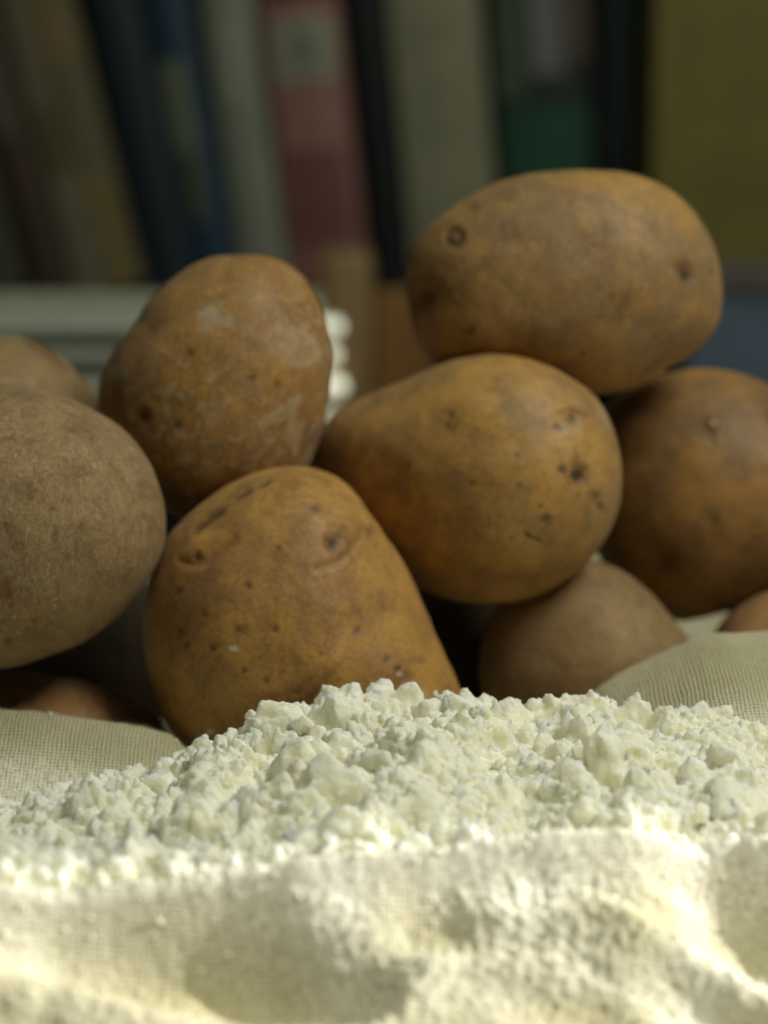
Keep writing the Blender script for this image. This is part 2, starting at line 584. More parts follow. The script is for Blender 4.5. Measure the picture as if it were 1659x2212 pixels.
# ------------------------------------------------------------------ flour
FB = prof([(-300, 1640), (0, 1715), (60, 1695), (100, 1675), (200, 1655), (300, 1640), (400, 1618), (430, 1606), (500, 1580), (540, 1558), (620, 1533), (700, 1503), (760, 1490), (830, 1494),
           (900, 1508), (960, 1504), (1000, 1515), (1060, 1530), (1110, 1540), (1160, 1525), (1200, 1505), (1270, 1506), (1340, 1518), (1400, 1525), (1480, 1508),
           (1520, 1508), (1560, 1530), (1620, 1560), (1659, 1580), (1900, 1600)], .575)
fx = axis([(-.125, .125, .0008)])
fy = axis([(.428, .600, .0008)])
FX, FY = np.meshgrid(fx, fy, indexing='ij')


def flour_base(X, Y):
    cy = np.interp(X, CX, CY); cz = np.interp(X, CX, CZ)
    bz = np.interp(X, *FB)
    t = np.clip((Y - cy) / (.575 - cy), 0, 1)
    z = (cz - .0100) * (1 - t) + (bz - .002) * t
    z = z - .0035 * np.sin(np.pi * t) ** 2 * np.clip((X + .07) / .06, 0, 1)
    # ridge from the peak towards the viewer, slump to its right
    z = z + .0035 * np.exp(-((X - .004 - .10 * (.575 - Y)) / .016) ** 2) * np.sin(np.pi * t)
    z = z + .0030 * np.exp(-((X - .055) / .02) ** 2 - ((Y - .548) / .018) ** 2)
    z = z - .0035 * np.exp(-((X - .030) / .012) ** 2 - ((Y - .50) / .02) ** 2)
    z = z + .0020 * noise2(X * 55, Y * 55, 71)
    # back wall of the heap
    z = z - np.where(Y > .575, (Y - .575) * 1.3 + 25 * (Y - .575) ** 2, 0)
    # thin towards the back-left flap and below the front crest
    # left boundary: the flour ends where the flap starts
    yb = np.interp(X, [-.125, -.096, -.085, -.07, -.054, -.045], [.572, .571, .570, .573, .580, .60])
    z = z - np.where(Y > yb, (Y - yb) * 1.0, 0)
    z = np.where(Y < cy + .003, z - (cy + .003 - Y) * 1.6, z)
    return z


def relief(X, Y):
    x = X + .0022 * noise2(X * 130, Y * 130, 81)
    y = Y + .0022 * noise2(X * 130, Y * 130, 82)
    f1, f2, r1, r2, r3, ox, oy = voronoi(x / .0125, y / .015, 13)
    return .0075 * r1 ** 1.3 - .0026 * f1 ** 2 - .0012 + .0014 * noise2(X * 160, Y * 160, 85)


fb = flour_base(FX, FY)
fade = np.clip((fb - surf_interp(FX, FY) + .002) / .006, .1, 1)
calm = lambda X, Y: np.exp(-((X - .028) / .010) ** 2 - ((Y - .498) / .016) ** 2)
FZ = fb + relief(FX, FY) * fade * (1 - .6 * calm(FX, FY)) - .0034 * sstep(.53, .575, FY)


def flour_z(x, y):
    i = np.clip(np.searchsorted(fx, x) - 1, 0, len(fx) - 2)
    j = np.clip(np.searchsorted(fy, y) - 1, 0, len(fy) - 2)
    return FZ[i, j]


def ico(sub):
    import bmesh
    bm = bmesh.new()
    bmesh.ops.create_icosphere(bm, subdivisions=sub, radius=1)
    v = np.array([q.co[:] for q in bm.verts]); f = np.array([[q.index for q in p.verts] for p in bm.faces])
    bm.free()
    return v, f


ICO = {k: ico(k) for k in (1, 2, 3, 4, 5)}


def chunk(v, r, rough=1.0, nplanes=11):
    """a broken crumb: a rounded block cut by random planes, with a crumbling skin"""
    r_ = np.full(len(v), 1.25)
    for k in range(nplanes):
        p = r.normal(size=3); p /= np.linalg.norm(p)
        d = r.uniform(.55, 1.0)
        c = v @ p
        rr = d / np.maximum(c, 1e-3)
        rr = np.where(c > .05, rr, 9)
        k_ = 14.
        r_ = -np.log(np.exp(-k_ * np.minimum(r_, 3)) + np.exp(-k_ * np.minimum(rr, 3))) / k_
    s = int(r.integers(1, 9999))
    r_ = r_ * (1 + rough * (.10 * noise(v[:, 0] * 2.2, v[:, 1] * 2.2, v[:, 2] * 2.2, s) + .07 * noise(v[:, 0] * 6, v[:, 1] * 6, v[:, 2] * 6, s + 1)
                            + .045 * noise(v[:, 0] * 15, v[:, 1] * 15, v[:, 2] * 15, s + 2)))
    return v * r_[:, None]


YBX = [-.125, -.096, -.085, -.07, -.054, -.045]
YBY = [.572, .571, .570, .573, .580, .60]


def rotm(r):
    a, b, c = r.uniform(-.6, .6), r.uniform(-.6, .6), r.uniform(0, 6.28)
    return np.array(Matrix.Rotation(c, 3, 'Z') @ Matrix.Rotation(b, 3, 'Y') @ Matrix.Rotation(a, 3, 'X'))


def torn(v, r, k=1.0):
    """a torn, lobed crumb"""
    s = int(r.integers(1, 9999))
    q = chunk(v, r, .5, 4)
    n = .42 * noise(v[:, 0] * 1.3, v[:, 1] * 1.3, v[:, 2] * 1.3, s) + .22 * noise(v[:, 0] * 3, v[:, 1] * 3, v[:, 2] * 3, s + 1) + .12 * noise(v[:, 0] * 7, v[:, 1] * 7, v[:, 2] * 7, s + 2)
    return q * (1 + k * n)[:, None]


def scatter(n, rmin, rmax, pw, sub, nvar, gap, zlo, zhi, tall=1.25, calmcut=.6):
    v, f = ICO[sub]
    vars_ = [torn(v, rng) for _ in range(nvar)]
    VV, FF, off, got = [], [], 0, []
    for _ in range(n):
        Y_ = rng.uniform(.440, .581)
        X_ = rng.uniform(-Y_ * .19, Y_ * .19)
        if Y_ > np.interp(X_, YBX, YBY) - .001 or Y_ < np.interp(X_, CX, CY) + .010:
            continue
        if rng.random() < calmcut * math.exp(-((X_ - .028) / .010) ** 2 - ((Y_ - .498) / .016) ** 2):
            continue
        r = rmin + (rmax - rmin) * rng.random() ** pw
        r *= min(1, .55 + max(0, np.interp(X_, YBX, YBY) - Y_) / .012)
        if gap and any((X_ - a) ** 2 + (Y_ - b) ** 2 < (gap * (r + c)) ** 2 for a, b, c in got):
            continue
        got.append((X_, Y_, r))
        q = vars_[int(rng.integers(0, nvar))] @ rotm(rng).T
        q = q * (r * rng.uniform(.75, 1.2), r * rng.uniform(.6, 1.05), r * rng.uniform(.8, tall))
        VV.append(q + np.array([X_, Y_, float(flour_z(X_, Y_)) + r * rng.uniform(zlo, zhi)]))
        FF.append(f + off); off += len(v)
    return VV, FF, off, got


# rough volume: closed slab of the heap plus hundreds of torn crumbs, melted into one skin
nx_, ny_ = len(fx), len(fy)
top = np.stack([FX, FY, FZ], -1).reshape(-1, 3)
botm = np.stack([FX, FY, np.minimum(FZ - .006, .010)], -1).reshape(-1, 3)
gf = grid_faces(nx_, ny_)
idx = np.arange(nx_ * ny_).reshape(nx_, ny_)
ring = np.concatenate([idx[:, 0], idx[-1, 1:], idx[-2::-1, -1], idx[0, -2:0:-1]])
rn = np.roll(ring, -1)
NV = nx_ * ny_
side = np.stack([rn, ring, ring + NV, rn + NV], -1)
quads = np.concatenate([gf, gf[:, ::-1] + NV, side])
tris = np.concatenate([quads[:, [0, 1, 2]], quads[:, [0, 2, 3]]])
VA, FA, o_ = [top, botm], [tris], 2 * NV
for args in ((900, .0020, .0064, 2.0, 3, 16, .56, -.60, .0, 1.6), (3600, .0008, .0026, 1.7, 3, 14, .42, -.3, .7, 1.7), (5000, .0005, .0012, 1.4, 1, 8, 0, .2, 2.6, 1.5)):
    a, b, c, g_ = scatter(*args)
    VA += a; FA += [q + o_ for q in b]; o_ += c
rough = mesh_np('rough', np.concatenate(VA), np.concatenate(FA))
tmp = link('flour_volume', rough)
md = tmp.modifiers.new('remesh', 'REMESH')
md.mode = 'VOXEL'; md.voxel_size = .00037; md.adaptivity = 0
dg = bpy.context.evaluated_depsgraph_get()
ev = tmp.evaluated_get(dg).to_mesh()
nv = len(ev.vertices)
co = np.empty(nv * 3, np.float32); ev.vertices.foreach_get('co', co); co = co.reshape(-1, 3).astype(float)
no = np.empty(nv * 3, np.float32); ev.vertices.foreach_get('normal', no); no = no.reshape(-1, 3).astype(float)
nf = len(ev.polygons)
lv = np.empty(len(ev.loops), np.int32); ev.loops.foreach_get('vertex_index', lv)
assert len(lv) == nf * 4
lv = lv.reshape(-1, 4)
tmp.evaluated_get(dg).to_mesh_clear()
bpy.data.objects.remove(tmp); bpy.data.meshes.remove(rough)
# a pass of smoothing rounds the creases, then the crumbling skin
for _it in range(3):
    nb_ = np.zeros((nv, 3)); cn = np.zeros(nv)
    for a, b in ((0, 1), (1, 2), (2, 3), (3, 0)):
        for c in range(3):
            nb_[:, c] += np.bincount(lv[:, a], co[lv[:, b], c], nv)
        cn += np.bincount(lv[:, a], minlength=nv)
    co = co * .5 + .5 * nb_ / np.maximum(cn, 1)[:, None]
k_ = 1000.
dsp = .00022 * fbm(co[:, 0] * k_ / 1.15, co[:, 1] * k_ / 1.15, co[:, 2] * k_ / 1.5, 301, 2) + .00045 * noise(co[:, 0] * k_ / 3.0, co[:, 1] * k_ / 3.0, co[:, 2] * k_ / 4.0, 303)
dsp += .00030 * sstep(.1, .7, no[:, 2]) * noise(co[:, 0] * k_ / .9, co[:, 1] * k_ / .9, co[:, 2] * k_ / .9, 307)
co = co + no * dsp[:, None]
ok = ~((no[:, 2] < -.4) & (co[:, 2] < .0122)) & (co[:, 2] > surf_interp(co[:, 0], co[:, 1]) - .0035) & (np.abs(co[:, 0]) < .118) & (co[:, 1] > np.interp(co[:, 0], CX, CY) - .001)
keep = ok[lv].all(1)
lv = lv[keep]
used = np.zeros(nv, bool); used[lv.ravel()] = True
remap = np.cumsum(used) - 1
heap = link('flour_heap', mesh_np('flour_heap', co[used], remap[lv], FLOUR))
open('/tmp/stat.txt', 'w').write('%d %d' % (len(lv), len(xs) * len(ys)))
tag(heap, 'crumbly heap of white flour in the linen cloth in front of the potatoes', 'flour')

FLOUR_FINE = plain('flour_fine', (.88, .86, .69), .9, .04, 400, .1)


# the larger loose lumps that lie on top, one object each
lump_meshes = []
for k in range(14):
    v, f = ICO[4]
    vv = torn(v, rng, 1.0)
    if k % 3 == 1:
        vv = vv * (1, .5, 1)
    lump_meshes.append(mesh_np('lump', vv, f, FLOUR))
v4 = []
got = []
tries = 0
while len(got) < 90 and tries < 9000:
    tries += 1
    Y_ = rng.uniform(.445, .578); X_ = rng.uniform(-Y_ * .17, Y_ * .17)
    if Y_ > np.interp(X_, YBX, YBY) - .003 or Y_ < np.interp(X_, CX, CY) + .012 or calm(X_, Y_) > .4:
        continue
    r = .0013 + .0026 * rng.random() ** 1.8
    if any((X_ - a) ** 2 + (Y_ - b) ** 2 < (1.5 * (r + c)) ** 2 for a, b, c in got):
        continue
    got.append((X_, Y_, r))
    o = link('lump', lump_meshes[int(rng.integers(0, 14))], heap)
    o.location = (X_, Y_, float(flour_z(X_, Y_)) + .0008 + r * rng.uniform(.0, .5))
    o.rotation_euler = (rng.uniform(-.5, .5), rng.uniform(-.5, .5), rng.uniform(0, 6.28))
    o.scale = (r * rng.uniform(.8, 1.15), r * rng.uniform(.8, 1.1), r * rng.uniform(.9, 1.4))


def particles(n, sampler, rmin, rmax, sub, pw=2.0):
    v, f = ICO[sub]
    vars_ = [chunk(v, rng, 1.6, 7) for _ in range(8)]
    VV, FF, off = [], [], 0
    for _ in range(n):
        p = sampler()
        if p is None:
            continue
        r = rmin + (rmax - rmin) * rng.random() ** pw
        q = vars_[int(rng.integers(0, 8))] @ rotm(rng).T
        VV.append(q * (r * rng.uniform(.7, 1.2, 3)) + np.array(p) + np.array([0, 0, r * .25]))
        FF.append(f + off); off += len(v)
    return np.concatenate(VV), np.concatenate(FF)


def samp_cloth():
    if rng.random() < .72:
        Y_ = rng.uniform(.390, .474); X_ = rng.uniform(-.09, .09)
        cy = np.interp(X_, CX, CY)
        i = np.clip(np.searchsorted(xs, X_) - 1, 0, len(xs) - 2); j = np.clip(np.searchsorted(ys, Y_) - 1, 0, len(ys) - 2)
        if rng.random() > dust[i, j] ** 1.5 + .6 * math.exp(-((Y_ - cy) / .004) ** 2):
            return None
    elif rng.random() < .5:
        X_ = rng.uniform(-.108, -.045); Y_ = rng.uniform(.565, .598)
        if rng.random() > math.exp(-max(0, Y_ - np.interp(X_, YBX, YBY)) / .005):
            return None
    else:
        return None
    return X_, Y_, float(surf_interp(X_, Y_))


V2, F2_ = particles(6000, samp_cloth, .00012, .00075, 1, 2.4)
o = link('flour_crumbs', mesh_np('flour_crumbs', V2, F2_, FLOUR_FINE))
tag(o, 'white flour crumbs and dust caught on the rumpled front of the linen cloth', 'crumbs', kind='stuff')

# fibres standing off the cloth
VV, FF = [], []
off = 0
for _ in range(2600):
    q = rng.random()
    if q < .5:
        X_ = rng.uniform(-.112, -.048); Y_ = rng.uniform(.590, .602)
    elif q < .8:
        X_ = rng.uniform(.045, .112); Y_ = rng.uniform(.60, .63)
    else:
        X_ = rng.uniform(-.085, .085); Y_ = float(np.interp(X_, CX, CY)) + rng.uniform(-.004, .003)
    z0 = float(surf_interp(X_, Y_))
    L = rng.uniform(.0006, .0022)
    d = np.array([rng.normal() * .9, rng.normal() * .6, abs(rng.normal()) * .6 + .25]); d /= np.linalg.norm(d)
    bend = np.array([rng.normal(), rng.normal(), -.3]) * .35
    w = .000022
    pts = [np.array([X_, Y_, z0 - .0002]) + L * (t * d + t * t * bend) for t in (0, .5, 1)]
    for k, p in enumerate(pts):
        ww = w * (1 - .35 * k)
        for a in (0, 2.09, 4.19):
            VV.append(p + np.array([math.cos(a) * ww, math.sin(a) * ww, math.sin(a + .7) * ww]))
    for k in (0, 1):
        for a in range(3):
            FF.append([off + 3 * k + a, off + 3 * k + (a + 1) % 3, off + 3 * k + 3 + (a + 1) % 3, off + 3 * k + 3 + a])
    off += 9
o = link('fibres', mesh_np('fibres', np.array(VV), np.array(FF), plain('linen_fibre', (.75, .70, .52), .8, .1, 900)), cloth)
tag(o, kind='stuff')

# ------------------------------------------------------------------ potatoes
CR = Vector((1, 0, 0))
CU = Vector((0, math.sin(PITCH), math.cos(PITCH)))
CF = Vector((0, math.cos(PITCH), -math.sin(PITCH)))


def potato(outline, centre, Y, depth, mat, label, seed, marks=(), hi=True, tilt=(0, 0), power=2.0, lump=1.0):
    """outline: the seen contour in picture px; it becomes a solid of its own depth"""
    c = at(*centre, Y)
    dist = (c - Vector((0, 0, CAMZ))).dot(CF)
    k = dist / FPX
    pts = np.array(outline, float)
    ang = np.arctan2(-(pts[:, 1] - centre[1]), pts[:, 0] - centre[0])
    rad = np.hypot(pts[:, 0] - centre[0], pts[:, 1] - centre[1]) * k
    order = np.argsort(ang); ang, rad = ang[order], rad[order]
    th = np.linspace(-np.pi, np.pi, 721)
    rr = np.interp(th, np.concatenate([ang - 2 * np.pi, ang, ang + 2 * np.pi]), np.tile(rad, 3))
    ker = np.exp(-(np.arange(-24, 25) / 9.) ** 2); ker /= ker.sum()
    rs = np.convolve(np.concatenate([rr[-25:-1], rr, rr[1:25]]), ker, 'valid')[:721]
    nt, nr = (280, 156) if hi else (150, 90)
    T = np.linspace(0, 2 * np.pi, nt, endpoint=False)
    # rings: three quarters of them on the side that faces the viewer
    g = np.linspace(0, 1, nr)
    t = np.pi * (.52 * g / .76 * (g < .76) + (.52 + .48 * (g - .76) / .24) * (g >= .76))
    t[0], t[-1] = .0015, np.pi - .003
    TT, PH = np.meshgrid(t, T, indexing='ij')
    s, cc = np.sin(TT), -np.cos(TT)
    Rr = np.interp((PH + np.pi) % (2 * np.pi) - np.pi, th, rs)
    u, v = Rr * s * np.cos(PH), Rr * s * np.sin(PH)
    w = depth * np.sign(cc) * np.abs(cc) ** (2 / power)
    # tilt: the deep middle leans, as a long potato pointing away does
    w = w + tilt[0] * (.011 - (np.sqrt(u * u + .022 ** 2) - u) / 2) + tilt[1] * v
    P = np.stack([u, v, w], -1)
    e1 = np.roll(P, -1, 1) - np.roll(P, 1, 1)
    e0 = np.gradient(P, axis=0)
    N = np.cross(e0, e1); N /= np.linalg.norm(N, axis=-1, keepdims=True) + 1e-12
    if (N * P).sum(-1).mean() < 0:
        N = -N
    N[0], N[-1] = N[0].mean(0), N[-1].mean(0)
    u3 = P * 1000
    disp = lump * (.0009 * noise(u3[..., 0] / 21, u3[..., 1] / 21, u3[..., 2] / 21, seed) + .00028 * noise(u3[..., 0] / 7, u3[..., 1] / 7, u3[..., 2] / 7, seed + 3))
    disp += .00007 * fbm(u3[..., 0] / 1.6, u3[..., 1] / 1.6, u3[..., 2] / 1.6, seed + 5, 2)
    dark = np.zeros(u.shape); stain = np.zeros(u.shape); pale = np.zeros(u.shape)  # stain also takes the painted crease shading
    fr = cc < .15
    U, Vv = u / k + centre[0], centre[1] - v / k          # picture px of each vertex
    wobn = .35 * fbm(u3[..., 0] / 2.2, u3[..., 1] / 2.2, u3[..., 2] / 2.2, seed + 9, 3)
    for m in marks:
        kind = m[0]
        if kind in ('eye', 'dot', 'stain', 'pale', 'ring', 'bulge'):
            _, mx, my, r = m[:4]
            asp = m[4] if len(m) > 4 else 1
            rot = m[5] if len(m) > 5 else 0
            st = m[6] if len(m) > 6 else 1
            dx, dy = U - mx, -(Vv - my)
            a = dx * math.cos(rot) + dy * math.sin(rot)
            b = (-dx * math.sin(rot) + dy * math.cos(rot)) * asp
            q = np.hypot(a, b) / r
            qw = q * (1 + wobn)
            if kind == 'eye':
                disp -= fr * st * (k * r * .55 * np.exp(-q ** 2 * 1.1) - k * r * .07 * np.exp(-((q - 1.7) / .5) ** 2))
                dark = np.maximum(dark, fr * st * .95 * (1 - sstep(.35, .85, qw)))
                disp += fr * st * k * r * .22 * np.exp(-(q * 3.2) ** 2)
                stain = np.maximum(stain, fr * .75 * (1 - sstep(.6, 2.1, qw)))
            elif kind == 'ring':
                dark = np.maximum(dark, fr * st * .8 * np.exp(-((qw - .8) / .28) ** 2))
                disp -= fr * st * k * r * .30 * np.exp(-((q - .8) / .35) ** 2)
                stain = np.maximum(stain, fr * .6 * (1 - sstep(.6, 2.0, qw)))
            elif kind == 'dot':
                disp -= fr * k * r * .30 * np.exp(-q ** 2)
                dark = np.maximum(dark, fr * .55 * st * (1 - sstep(.1, 1.0, qw)))
                stain = np.maximum(stain, fr * .75 * (1 - sstep(.4, 2.4, qw)))
            elif kind == 'stain':
                stain = np.maximum(stain, fr * .8 * st * (1 - sstep(.25, 1.1, qw * (1 + wobn))))
            elif kind == 'pale':
                pale = np.maximum(pale, fr * .8 * st * (1 - sstep(.3, 1.1, qw)))
            elif kind == 'bulge':
                disp += fr * st * .0015 * np.exp(-q ** 2)
        elif kind == 'crease':
            _, poly, wd, dep = m[:4]
            best = np.full(u.shape, 1e9)
            for (x0, y0), (x1, y1) in zip(poly[:-1], poly[1:]):
                L2 = (x1 - x0) ** 2 + (y1 - y0) ** 2
                tt_ = np.clip(((U - x0) * (x1 - x0) + (Vv - y0) * (y1 - y0)) / L2, 0, 1)
                best = np.minimum(best, np.hypot(U - x0 - tt_ * (x1 - x0), Vv - y0 - tt_ * (y1 - y0)))
            q = best / wd
            disp -= fr * dep * (np.exp(-q ** 2) - .25 * np.exp(-((q - 2) / 1.) ** 2)) * (1 + 1.2 * wobn)
            if len(m) > 4 and m[4] == 'dark':
                dark = np.maximum(dark, fr * .55 * (1 - sstep(.1, 1.2, q * (1 + 2.2 * wobn))))
                stain = np.maximum(stain, fr * .6 * (1 - sstep(.5, 2.2, q * (1 + wobn))))
            else:
                stain = np.maximum(stain, fr * (.38 if len(m) > 4 else .7) * (1 - sstep(.4, 1.5, q * (1 + wobn))))  # crease shading put into the skin colour, besides the dent
    P = P + N * disp[..., None]
    B = np.array([CR, CU, CF])
    Wd = P @ B
    Fc = grid_faces(nr, nt, True)
    Wd = Wd.reshape(-1, 3)
    # close the poles
    n0 = len(Wd)
    Wd = np.concatenate([Wd, [Wd[:nt].mean(0)], [Wd[-nt:].mean(0)]])
    ex = lambda a: np.concatenate([a.ravel(), [a[0].mean(), a[-1].mean()]])
    j = np.arange(nt); j2 = (j + 1) % nt
    cap0 = np.stack([np.full(nt, n0), j, j2, np.full(nt, n0)], -1)
    last = (nr - 1) * nt
    cap1 = np.stack([np.full(nt, n0 + 1), last + j2, last + j, np.full(nt, n0 + 1)], -1)
    me = bpy.data.meshes.new('potato')
    quads = np.concatenate([Fc]); tris = np.concatenate([cap0[:, :3], cap1[:, :3]])
    loops = np.concatenate([quads.ravel(), tris.ravel()]).astype(np.int32)
    starts = np.concatenate([np.arange(len(quads)) * 4, len(quads) * 4 + np.arange(len(tris)) * 3]).astype(np.int32)
    tot = np.concatenate([np.full(len(quads), 4), np.full(len(tris), 3)]).astype(np.int32)
    me.vertices.add(len(Wd)); me.vertices.foreach_set('co', Wd.astype(np.float32).ravel())
    me.loops.add(len(loops)); me.loops.foreach_set('vertex_index', loops)
    me.polygons.add(len(starts)); me.polygons.foreach_set('loop_start', starts); me.polygons.foreach_set('loop_total', tot)
    me.update(calc_edges=True)
    me.polygons.foreach_set('use_smooth', np.ones(len(starts), bool))
    for nme, a in (('dark', dark), ('stain', stain), ('pale', pale)):
        q = me.attributes.new(nme, 'FLOAT', 'POINT')
        q.data.foreach_set('value', ex(a).astype(np.float32))
    me.materials.append(mat)
    me.validate()
    import bmesh
    bm = bmesh.new(); bm.from_mesh(me); bmesh.ops.recalc_face_normals(bm, faces=bm.faces); bm.to_mesh(me); bm.free()
    o = link('potato', me, None, c)
    tag(o, label, 'potato', 'potatoes heaped behind the flour')
    return o


GOLD = (.56, .335, .085)
TAN = (.44, .285, .125)
M_c = potato_mat('skin_golden', 1, (0.500, 0.268, 0.062), (0.349, 0.181, 0.055), .50, .45, redd=.45, fibre=.12, dots=.55, rough=.47)
M_d = potato_mat('skin_yellow', 2, (0.495, 0.278, 0.072), (0.322, 0.187, 0.062), .50, .40, redd=.30, fibre=.08, dots=.35, rough=.45)
M_a = potato_mat('skin_mottled', 3, (0.418, 0.232, 0.063), (0.261, 0.163, 0.070), .50, .65, redd=.25, fibre=.08, dots=.5, rough=.5)
M_2 = potato_mat('skin_flaky', 4, (0.380, 0.201, 0.044), (0.274, 0.151, 0.051), .52, .55, patch=.8, redd=.55, fibre=.10, dots=.2, rough=.48)
M_1 = potato_mat('skin_rough', 5, (0.327, 0.222, 0.102), (0.238, 0.168, 0.092),   .50, .75, redd=.15, fibre=.85, dots=.35, rough=.62)
M_f = potato_mat('skin_amber', 6, (0.341, 0.171, 0.039), (0.179, 0.097, 0.035), .47, .45, redd=.35, fibre=.05, dots=.3, rough=.5)
M_e = potato_mat('skin_brown', 7, (.32, .205, .085), (.24, .165, .08), .50, .55, redd=.15, fibre=.35, dots=.5, rough=.55)
M_k = potato_mat('skin_painted_shade', 9, (0.061, 0.038, 0.023), (0.042, 0.027, 0.016), .50, .06, redd=.05, fibre=.05, dots=.0, rough=.8)  # near-black skin: the darkness of the gaps put into the colour
M_h = potato_mat('skin_reddish', 8, (.50, .28, .11), (.38, .23, .10), .50, .35, redd=.4, fibre=.3, dots=.3, rough=.6)

# left, in front
potato([(0, 830), (100, 845), (200, 880), (280, 940), (330, 1010), (355, 1100), (352, 1180), (322, 1250), (270, 1310), (200, 1370), (120, 1410), (50, 1437), (0, 1445),
        (-100, 1440), (-220, 1390), (-310, 1300), (-355, 1190), (-355, 1080), (-310, 970), (-220, 885), (-100, 838)], (5, 1135), .622, .036, M_1,
       'big dull tan potato with rough scratched skin, cut off by the left edge', 11,
       marks=[('stain', 45, 1270, 35), ('dot', 40, 1555, 6), ('dot', 45, 1575 - 200, 7), ('pale', 205, 1528 - 110, 6), ('crease', [(0, 975), (40, 955), (60, 950)], 5, .0003),
              ('stain', 335, 1345 - 200, 20, 1.8, 1.1, .7), ('stain', 190, 925, 40, 1, 0, .6), ('stain', 10, 880, 60, 1, 0, .4), ('dot', 15, 1210, 5), ('dot', 60, 1300, 5), ('dot', 150, 1100, 5)])
# back left
potato([(0, 725), (60, 733), (110, 757), (160, 797), (200, 848), (225, 900), (230, 960), (200, 1030), (120, 1080), (0, 1095), (-120, 1070), (-210, 990), (-220, 880), (-170, 790), (-90, 735)],
       (5, 910), .705, .033, M_e, 'pale brown potato peeping over the big left one, in front of the white board', 12, hi=False,
       marks=[('crease', [(60, 738), (110, 765), (150, 800)], 6, .0002), ('stain', 60, 800, 40, 1, 0, .4)])
# upper middle-left
potato([(515, 555), (560, 556), (605, 567), (650, 595), (690, 650), (712, 720), (719, 800), (708, 880), (683, 955), (645, 1035), (570, 1100), (480, 1130), (400, 1125), (330, 1080), (260, 1000),
        (222, 930), (213, 870), (222, 810), (250, 750), (300, 690), (350, 622), (400, 583), (455, 560)], (470, 850), .672, .034, M_2,
       'egg shaped potato with flaky orange and grey patches standing on end beside the white rack', 13,
       marks=[('eye', 330, 908, 14), ('dot', 402, 927, 9), ('bulge', 560, 640, 90), ('dot', 610, 840, 7), ('pale', 470, 705, 40, 1, .4, .3), ('pale', 505, 815 - 100, 20, 1, 0, .3),
              ('pale', 640, 760, 55, .7, 1.2, .22), ('stain', 385, 1080, 30, .6, 0, .8), ('stain', 520, 780, 70, 2, .3, .35), ('dot', 430, 780, 7), ('dot', 560, 830, 8, 1, 0, .6), ('dot', 360, 1060, 7)])
# centre, in front
potato([(640, 1004), (690, 1014), (745, 1045), (797, 1105), (840, 1165), (876, 1225), (905, 1300), (940, 1375), (972, 1435), (1002, 1505), (1012, 1570), (985, 1645), (900, 1705), (750, 1735), (600, 1725),
        (480, 1685), (395, 1620), (352, 1550), (329, 1470), (314, 1390), (313, 1300), (327, 1235), (357, 1170), (400, 1120), (440, 1088), (500, 1042), (565, 1012)], (625, 1375), .632, .040, M_c,
       'large golden potato with a deep eye, front and centre right behind the flour', 14,
       marks=[('eye', 722, 1172, 14), ('bulge', 690, 1120, 60), ('crease', [(690, 1222), (725, 1213), (758, 1190), (778, 1160), (783, 1135)], 7, .0005, 'soft'), ('stain', 735, 1170, 48, 1, 0, .75),
              ('dot', 684, 1105, 7), ('dot', 795, 1147, 8), ('crease', [(405, 1208), (430, 1214), (468, 1208), (520, 1160)], 8, .0005, 'soft'), ('eye', 443, 1198, 9), ('bulge', 440, 1175, 30, 1, 0, .4),
              ('crease', [(440, 1145), (470, 1118), (490, 1106)], 8, .0005, 'dark'), ('crease', [(525, 1075), (545, 1062)], 6, .0005, 'dark'), ('crease', [(570, 1050), (590, 1040)], 4, .0004, 'dark'),
              ('stain', 640, 1048, 35, 2, 0, .6), ('dot', 612, 1180, 6), ('dot', 555, 1258, 6), ('dot', 405, 1270, 8), ('dot', 462, 1316, 6), ('dot', 408, 1352, 9), ('dot', 423, 1380, 7), ('dot', 480, 1384, 9),
              ('dot', 532, 1345, 8), ('stain', 535, 1345, 20, 1, 0, .8), ('dot', 610, 1345, 6), ('stain', 470, 1240, 45, 1.3, .4, .6), ('stain', 670, 1480, 75, 1.5, .5, .9), ('stain', 700, 1455, 50, 1.2, .4, .8),
              ('stain', 655, 1505, 30, 1, 0, 1), ('dot', 640, 1520, 8), ('stain', 640, 1290, 55, 1.3, 0, .35), ('stain', 420, 1350, 110, 1, 1.2, .42), ('stain', 480, 1290, 60, 1.2, .5, .4), ('stain', 620, 1390, 70, 1.6, .2, .4), ('stain', 360, 1480, 60, 1.4, 1.3, .4), ('stain', 860, 1450, 35, 1.2, 1.2, .6), ('stain', 540, 1150, 60, 2, .7, .3), ('dot', 775, 1348, 7), ('dot', 835, 1408, 6), ('dot', 858, 1430, 8), ('pale', 525, 1384, 14, 2.0, -.1, 1.2),
              ('pale', 870, 1470, 18, 1.6, 1.2, .7), ('pale', 880, 1495, 12), ('pale', 690, 1500, 10, 1.5, .3), ('pale', 560, 1535, 14, 1.6, .4, .9), ('pale', 470, 1560, 12, 1.5, .3, .9), ('pale', 860, 1440, 7), ('pale', 800, 1485, 10, 2, 0, .9), ('pale', 620, 1515, 9), ('pale', 640, 1590, 190, 3, .15, .45), ('pale', 900, 1510, 60, 1.5, -1.1, .4), ('dot', 350, 1505, 8), ('dot', 545, 1430, 5), ('stain', 770, 1310, 30, 1, 0, .4), ('dot', 700, 1395, 4), ('dot', 590, 1450, 4)])
